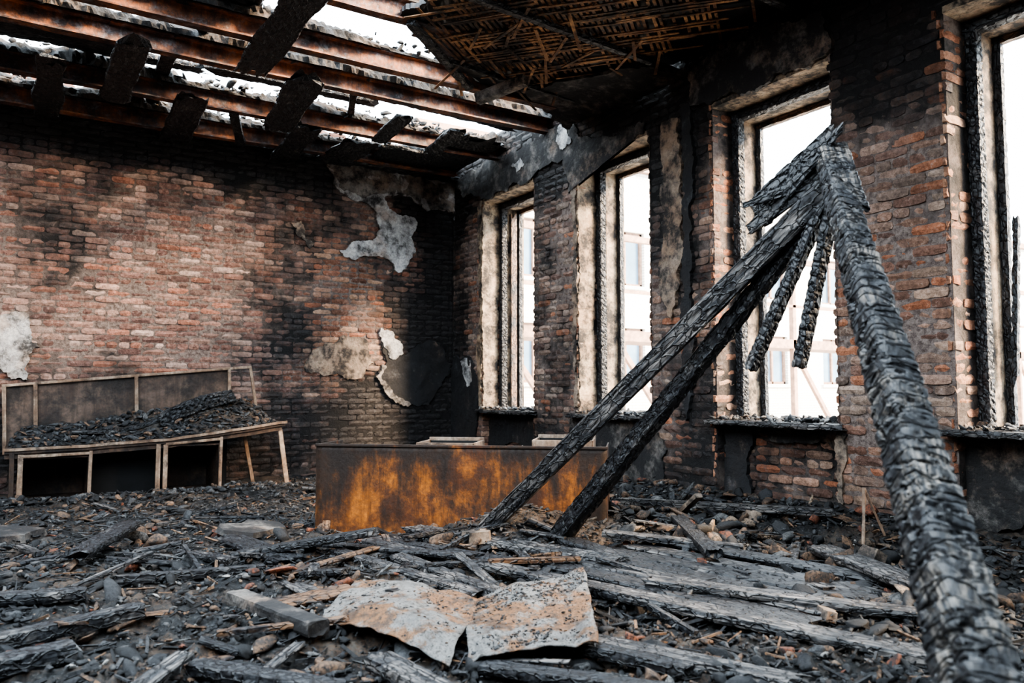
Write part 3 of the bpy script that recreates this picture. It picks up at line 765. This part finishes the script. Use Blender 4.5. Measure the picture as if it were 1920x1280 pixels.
m=MB();m.box((-.05,YK-.03,-.05),(1.98,YK-.01,.60));m.box((.62,YF+.3,-.05),(1.30,YF+.32,.6));m.box((1.93,YF+.45,-.05),(2.1,YF+.47,.65));m.obj('dark_fill_panel',[M['black']],desk)  # near-black panels added to make the space beneath the desk dark
def tz(x): return 1.24+(x+.2)*.094
for (x0,x1) in ((-.2,.09),(.09,1.1),(1.1,2.15)):
    vs=[(x0,YK-.02,fz(x0)),(x1,YK-.02,fz(x1)),(x1,YK-.01,tz(x1)),(x0,YK-.01,tz(x0)),(x0,YK-.0,fz(x0)),(x1,YK,fz(x1)),(x1,YK+.01,tz(x1)),(x0,YK+.01,tz(x0))]
    m=MB();m.add(vs,[(0,1,2,3),(7,6,5,4),(0,4,5,1),(1,5,6,2),(2,6,7,3),(3,7,4,0)]);m.obj('back_board',[M['deskp']],desk)
for x in (-.2,.09,1.1,2.15): dpost('back_post',(x+.03,YK-.04,fz(x)-.1),(x,YK-.04,tz(x)),.04)
dpost('back_post_end',(2.52,YK-.03,.80),(2.41,YK-.03,tz(2.41)),.035)
dpost('back_rail',(-.22,YK-.04,tz(-.22)+.005),(2.42,YK-.04,tz(2.42)+.005),.03)
vs=[];nx,ny=110,28
def dh(x,y): 
    t=max(0,min(1,(y-YF+.05)/(YK-YF)))
    return fz(x)+ (.03+.27*ss(0,.6,t)*(.5+.5*gauss(x,0,1.75,0,.75))+.06*fbm(x*4,y*4,4.))*ss(0,.12,t+.02)*ss(-.18,.02,x)*ss(2.64,2.3,x)
for i in range(nx+1):
    for j in range(ny+1):
        x=-.14+2.76*i/nx;y=YF-.04+(YK-YF)*j/ny
        vs.append((x,y,dh(x,y)+.018*fbm(x*14,y*14,2.)))
m=MB();m.add(vs,[(i*(ny+1)+j,(i+1)*(ny+1)+j,(i+1)*(ny+1)+j+1,i*(ny+1)+j+1) for i in range(nx) for j in range(ny)])
m.obj('ash_heap',[M['ash']],desk)
it=[]
for k in range(3000):
    x=U(-.1,2.58);y=U(YF-.03,YK-.08);s=.006+.04*R()**2.2; it.append((x,y,dh(x,y)+s*.2,s,.8,np.random.choice([0,0,1,1,2,2,3,5])))
rubble('ash_lumps',it,desk)
timber('charred_log',(1.30,9.62,.84),(2.12,9.68,1.13),.17,.15,M['char'],seg=.018,crack=.02,cell=(.07,.06),seed=44,parent=desk,bow=.04,lump=.3)
timber('charred_log_small',(.42,9.5,.75),(.85,9.55,.74),.15,.04,M['charash'],seg=.02,crack=.005,seed=45,parent=desk)
timber('charred_log_thin',(.9,9.5,.74),(1.5,9.6,.92),.06,.05,M['char'],seg=.02,crack=.01,seed=46,parent=desk)

# ------------------------------------------------------------ roof beams
def ibeam(name,y,x0,x1,z,cr=1.,h=.19,w=.11):
    m=MB();n=int((x1-x0)/.1)
    prof=[(-w/2,0),(w/2,0),(w/2,.016),(.006,.024),(.006,h-.024),(w/2,h-.016),(w/2,h),(-w/2,h),(-w/2,h-.016),(-.006,h-.024),(-.006,.024),(-w/2,.016)]
    k=len(prof);vs=[]
    for i in range(n+1):
        x=x0+(x1-x0)*i/n
        sag=-.03*math.sin(math.pi*i/n)+.012*N3(x*.7,y*3)
        for (a,b) in prof: vs.append((x,y+a+.004*N3(x,b*9,y)+.012*N3(x*.6,y),z+b+sag+.004*N3(x*3,a*9,y)))
    fs=[(i*k+j,i*k+(j+1)%k,(i+1)*k+(j+1)%k,(i+1)*k+j) for i in range(n) for j in range(k)]
    fs+=[tuple(range(k)),tuple(n*k+j for j in reversed(range(k)))]
    m.add(vs,fs);o=m.obj(name,[M['rustb']])
    vs=[];nn=int((x1-x0)/.03);rr=11
    for i in range(nn+1):
        x=x0+(x1-x0)*i/nn
        g=max(0,.6+1.1*fbm(x*.8,y*3,1.))*cr
        for j in range(rr):
            a=math.pi*(j/(rr-1)*1.24-.12)
            r=(.05+.12*g)*(1+.5*fbm(x*5,j*.7,y)+.35*N3(x*17,j*2,y))
            vs.append((x,y+math.cos(a)*(.03+r*.95),z+h-.02+math.sin(a)*r*.75))
    m=MB();m.add(vs,[(i*rr+j,i*rr+j+1,(i+1)*rr+j+1,(i+1)*rr+j) for i in range(nn) for j in range(rr-1)])
    m.obj('charred_insulation',[M['ash']],o)
    it=[]
    for q in range(int((x1-x0)*55*cr)):
        x=U(max(x0,-2.5),x1);s=.012+.045*R()**2; it.append((x,y+U(-.13,.13),z+h+U(-.03,.10),s,.9,random.choice([0,0,1,1,2,2,3])))
    rubble('charred_crust',it,o)
    return o
for (y,x0,x1,z,cr) in ((6.1,-5,3.2,4.46,.6),(7.0,-5,XR+.1,4.40,.8),(7.78,-5,XR+.1,4.42,1.1),(8.95,-5,XR+.1,4.38,1.25),(9.85,-5,5.25,4.34,1.)):
    ibeam('rusted_roof_beam',y,x0,x1,z,cr)
def rp(x0,y0,x1,y1,w,z0=4.36,z1=4.36,t=.05,s=0,ra=.35): timber('charred_roof_plank',(x0,y0,z0),(x1,y1,z1),w,t,M['char'],seg=.03,crack=.010,cell=(.09,.07),seed=s,lump=.25,ragged=ra)
rp(1.80,5.6,1.78,7.6,.34,4.36,4.34,s=1)
rp(1.46,5.0,1.40,7.3,.50,4.66,4.66,s=2)
rp(.73,7.6,.70,9.1,.30,4.34,4.33,s=3)
rp(1.42,8.7,1.45,10.1,.34,4.33,4.28,s=4)
rp(2.35,7.7,2.42,9.0,.40,4.38,4.30,s=5)
rp(3.60,8.0,3.66,8.95,.22,4.35,4.33,s=6)
rp(4.35,8.1,4.42,9.0,.22,4.35,4.33,s=7)
rp(.1,8.4,.1,10.1,.28,4.32,4.32,s=8)
rp(-.5,7.5,-.5,9.5,.28,4.32,4.32,s=9)
rp(2.75,8.9,2.8,10.2,.34,4.32,4.28,s=10)
rp(3.5,9.1,3.5,10.25,.5,4.32,4.36,s=11)
rp(.2,5.4,.3,7.2,.34,4.62,4.66,s=12)
rp(4.3,9.3,4.4,10.25,.9,4.42,4.40,s=14)
rp(1.1,7.8,1.15,9.9,.16,4.58,4.6,s=16)
rp(4.9,8.5,4.95,10.2,.7,4.44,4.42,s=17)
rp(1.0,6.9,1.6,8.2,.10,4.55,4.68,s=18)
rp(2.9,7.7,3.3,9.0,.09,4.62,4.56,s=19,ra=.5); rp(1.9,8.95,2.2,9.9,.12,4.36,4.31,s=21,ra=.5)
for k,(x0,x1,y,w) in enumerate(((-1.5,.9,8.35,.34),(-2,1.2,9.4,.45),(.9,2.9,9.35,.35),(-2,.2,7.35,.25),(2.6,4.9,9.45,.5),(-1.,1.6,6.55,.22),(3.2,5.3,8.3,.22),(-2,1.,5.7,.35),(1.6,3.4,8.55,.2),(.9,2.6,8.2,.18),(-2.,1.5,8.65,.2))):
    rp(x0,y,x1,y+U(-.06,.06),w,4.62+U(-.02,.05),4.62+U(-.03,.08),s=30+k,t=.06)
timber('trim_1',(-5,YB-.05,4.43),(XR,YB-.05,4.38),.34,.07,M['char'],seg=.05,crack=.03,cell=(.25,.15),seed=61,lump=.3)
it=[]
for k in range(2200):
    x=U(-2,5.4);y=U(YB-.16,YB+.2);s=.012+.05*R()**2; it.append((x,y,4.46+U(0,.10)+s*.3,s,.8,np.random.choice([0,0,1,1,2,2,3,4,5,6])))
rubble('ledge_rubble',it,wall_back)
for i,(a,b) in enumerate(WIN):
    it=[]
    for k in range(340):
        s=.006+.035*R()**2; it.append((U(XR-.1,XR+.6),U(a,b),SILL+s*.3,s,.8,np.random.choice([0,1,1,2,2,3,4,5])))
    rubble('sill_rubble',it,bpy.data.objects['window_%d'%(i+1)])

# ------------------------------------------------------------ remaining lath ceiling
PC=[(2.55,-2.1),(2.62,2.5),(2.70,5.2),(2.67,6.06),(3.3,6.5),(4.09,7.0),(4.7,7.15),(5.3,7.3),(XR,7.3),(XR,-2.1)]
ceil=empty('ceiling')
patch('sheathing_boards',PC,lambda u,v,d:(u,v,4.52-d),.05,M['char'],ceil,jit=.12,relief=.02,seed=71,grid=.2)
timber('pale_rolled_lagging',(3.915,6.87,4.25),(4.176,6.35,4.33),.11,.11,M['plg'],seg=.02,crack=0,seed=5,parent=ceil)
def inside(x,y,poly):
    c=False;n=len(poly)
    for i in range(n):
        x0,y0=poly[i];x1,y1=poly[(i+1)%n]
        if (y0>y)!=(y1>y) and x<(x1-x0)*(y-y0)/(y1-y0)+x0: c=not c
    return c
m=MB()
for layer,(an,zz) in enumerate(((math.radians(38),4.455),(math.radians(-50),4.435))):
    ca_,sa_=math.cos(an),math.sin(an)
    k=-12.
    while k<12:
        s=-12.
        while s<12:
            L=U(.35,1.1)
            cx=4+ (s+L/2)*ca_-k*sa_; cy=3.5+(s+L/2)*sa_+k*ca_
            ok=inside(cx,cy,PC) and inside(cx+ca_*L/2,cy+sa_*L/2,PC) and inside(cx-ca_*L/2,cy-sa_*L/2,PC)
            if ok and R()<.88-.3*(layer) and fbm(cx*.8,cy*.8,3.)>-.55 and cy>1.:
                M4=Matrix.Translation((cx,cy,zz+U(-.012,.008)))@Matrix.Rotation(an+U(-.03,.03),4,'Z')@Matrix.Rotation(U(-.02,.02),4,'Y')@Matrix.Rotation(U(-.15,.15),4,'X')
                m.box((-L/2,-.014,-.004),(L/2,.014,.004),0,mat=M4)
            s+=L
        k+=.052
m.obj('lath_lattice',[M['lath']],ceil)
for k,(x0,y0,x1,y1,w) in enumerate(((2.7,5.3,XR,5.5,.07),(2.6,3.9,XR,4.05,.10),(2.6,2.5,XR,2.6,.10),(3.4,6.5,5.3,6.7,.04),(2.75,6.0,3.9,7.0,.10))):
    timber('ceiling_joist',(x0,y0,4.40),(x1,y1,4.40),w,.05,M['char'],seg=.03,crack=.008,seed=80+k,parent=ceil)
patch('plaster_cove',[(4.35,6.75),(4.9,7.1),(5.35,7.25),(5.43,6.3),(5.43,5.2),(5.1,5.5),(4.75,6.1)],lambda u,v,d:(u,v,4.42-d-.10*ss(4.9,5.44,u)),.03,M['pld'],ceil,seed=72)
for k in range(30):
    x=U(2.6,5);y=U(5.0,6.9)
    if not inside(x,y,PC): continue
    an=U(-.6,1.2)+.6;L=U(.2,.6)
    timber('hanging_lath',(x,y,4.41),(x+L*math.cos(an),y+L*math.sin(an),4.41-U(0,.14)),.03,.008,M['lath'],seg=.05,crack=0,seed=k,parent=ceil)

# ------------------------------------------------------------ outside
ext=empty('neighbouring_building')
FY=18.
m=MB()
wx=[]
x=11.5
while x<58: wx.append(x); x+=3.4
zs=[-1.6,1.4,4.4]
xs=[8.5]
for q in wx: xs+=[q,q+1.4]
xs.append(60)
zc=[-4.2]
for q in zs: zc+=[q,q+1.7]
zc.append(8.0)
for i in range(len(xs)-1):
    for j in range(len(zc)-1):
        if i%2==1 and j%2==1:
            a,b,c,d=xs[i],xs[i+1],zc[j],zc[j+1]
            m.box((a,FY+.2,c),(b,FY+.24,d),1)
            for (p,q) in (((a,FY+.12,c),(a+.09,FY+.22,d)),((b-.09,FY+.12,c),(b,FY+.22,d)),((a,FY+.12,c),(b,FY+.22,c+.09)),((a,FY+.12,d-.09),(b,FY+.22,d)),(((a+b)/2-.04,FY+.12,c),((a+b)/2+.04,FY+.22,d))): m.box(p,q,2)
            m.box((a-.1,FY-.08,c-.1),(b+.1,FY+.15,c),0)
        else: m.box((xs[i],FY,zc[j]),(xs[i+1],FY+.35,zc[j+1]),0)
m.box((8.3,FY-.2,8.0),(60,FY+.6,8.25),2)
m.box((8.5,FY+.35,-4.2),(8.8,FY+10,8.0),0)
m.obj('facade',[M['facade'],M['glass'],M['brown']],ext)
gal=empty('steel_gallery')
m=MB();GY=14.5
m.box((8,GY-.6,2.35),(34,GY+.6,2.6));m.box((8,GY-.6,4.75),(34,GY-.48,4.9));m.box((8,GY-.6,3.5),(34,GY-.54,3.58))
x=8.5
while x<34:
    m.box((x,GY-.6,-4.2),(x+.14,GY-.46,4.9))
    Mx=Matrix.Translation((x+.1,GY-.53,2.3))@Matrix.Rotation(math.radians(52),4,'Y')
    m.box((0,-.05,-.06),(3.,.05,.06),mat=Mx)
    m.box((x,GY-.6,-.3),(x+3.2,GY-.48,-.15))
    x+=3.2
m.obj('gallery_frame',[M['brown']],gal)
m=MB();m.box((-40,-40,-4.3),(90,90,-4.2));m.obj('ground',[M['ground']])
m=MB();m.box((-5.4,-2.5,-.6),(XR+.65,YB+.6,-.3));m.obj('floor_slab',[M['slab']])

# ------------------------------------------------------------ light
w=bpy.data.worlds.new('World');bpy.context.scene.world=w;w.use_nodes=True
bg=w.node_tree.nodes['Background'];bg.inputs[0].default_value=(.80,.915,1.,1);bg.inputs[1].default_value=4.5
sd=bpy.data.lights.new('hazy_sun','SUN');sd.energy=11.;sd.angle=math.radians(16);sd.color=(1.,.75,.50)
so=bpy.data.objects.new('hazy_sun',sd);COL.objects.link(so)
so.rotation_euler=Vector((-.62,.60,-.50)).to_track_quat('-Z','Y').to_euler()
# ------------------------------------------------------------ camera
cd=bpy.data.cameras.new('camera');cam=bpy.data.objects.new('camera',cd);COL.objects.link(cam)
cam.location=(0,0,1.2);cam.rotation_euler=(math.radians(93.6),0,math.radians(-32.3))
cd.lens=27;cd.sensor_width=36;cd.clip_start=.05
cd.dof.use_dof=True;cd.dof.focus_distance=6.0;cd.dof.aperture_fstop=2.4
bpy.context.scene.camera=cam
try:
    vs_=bpy.context.scene.view_settings; vs_.view_transform='AgX'; vs_.look='AgX - High Contrast'; vs_.exposure=1.15
except Exception as e: print(e)
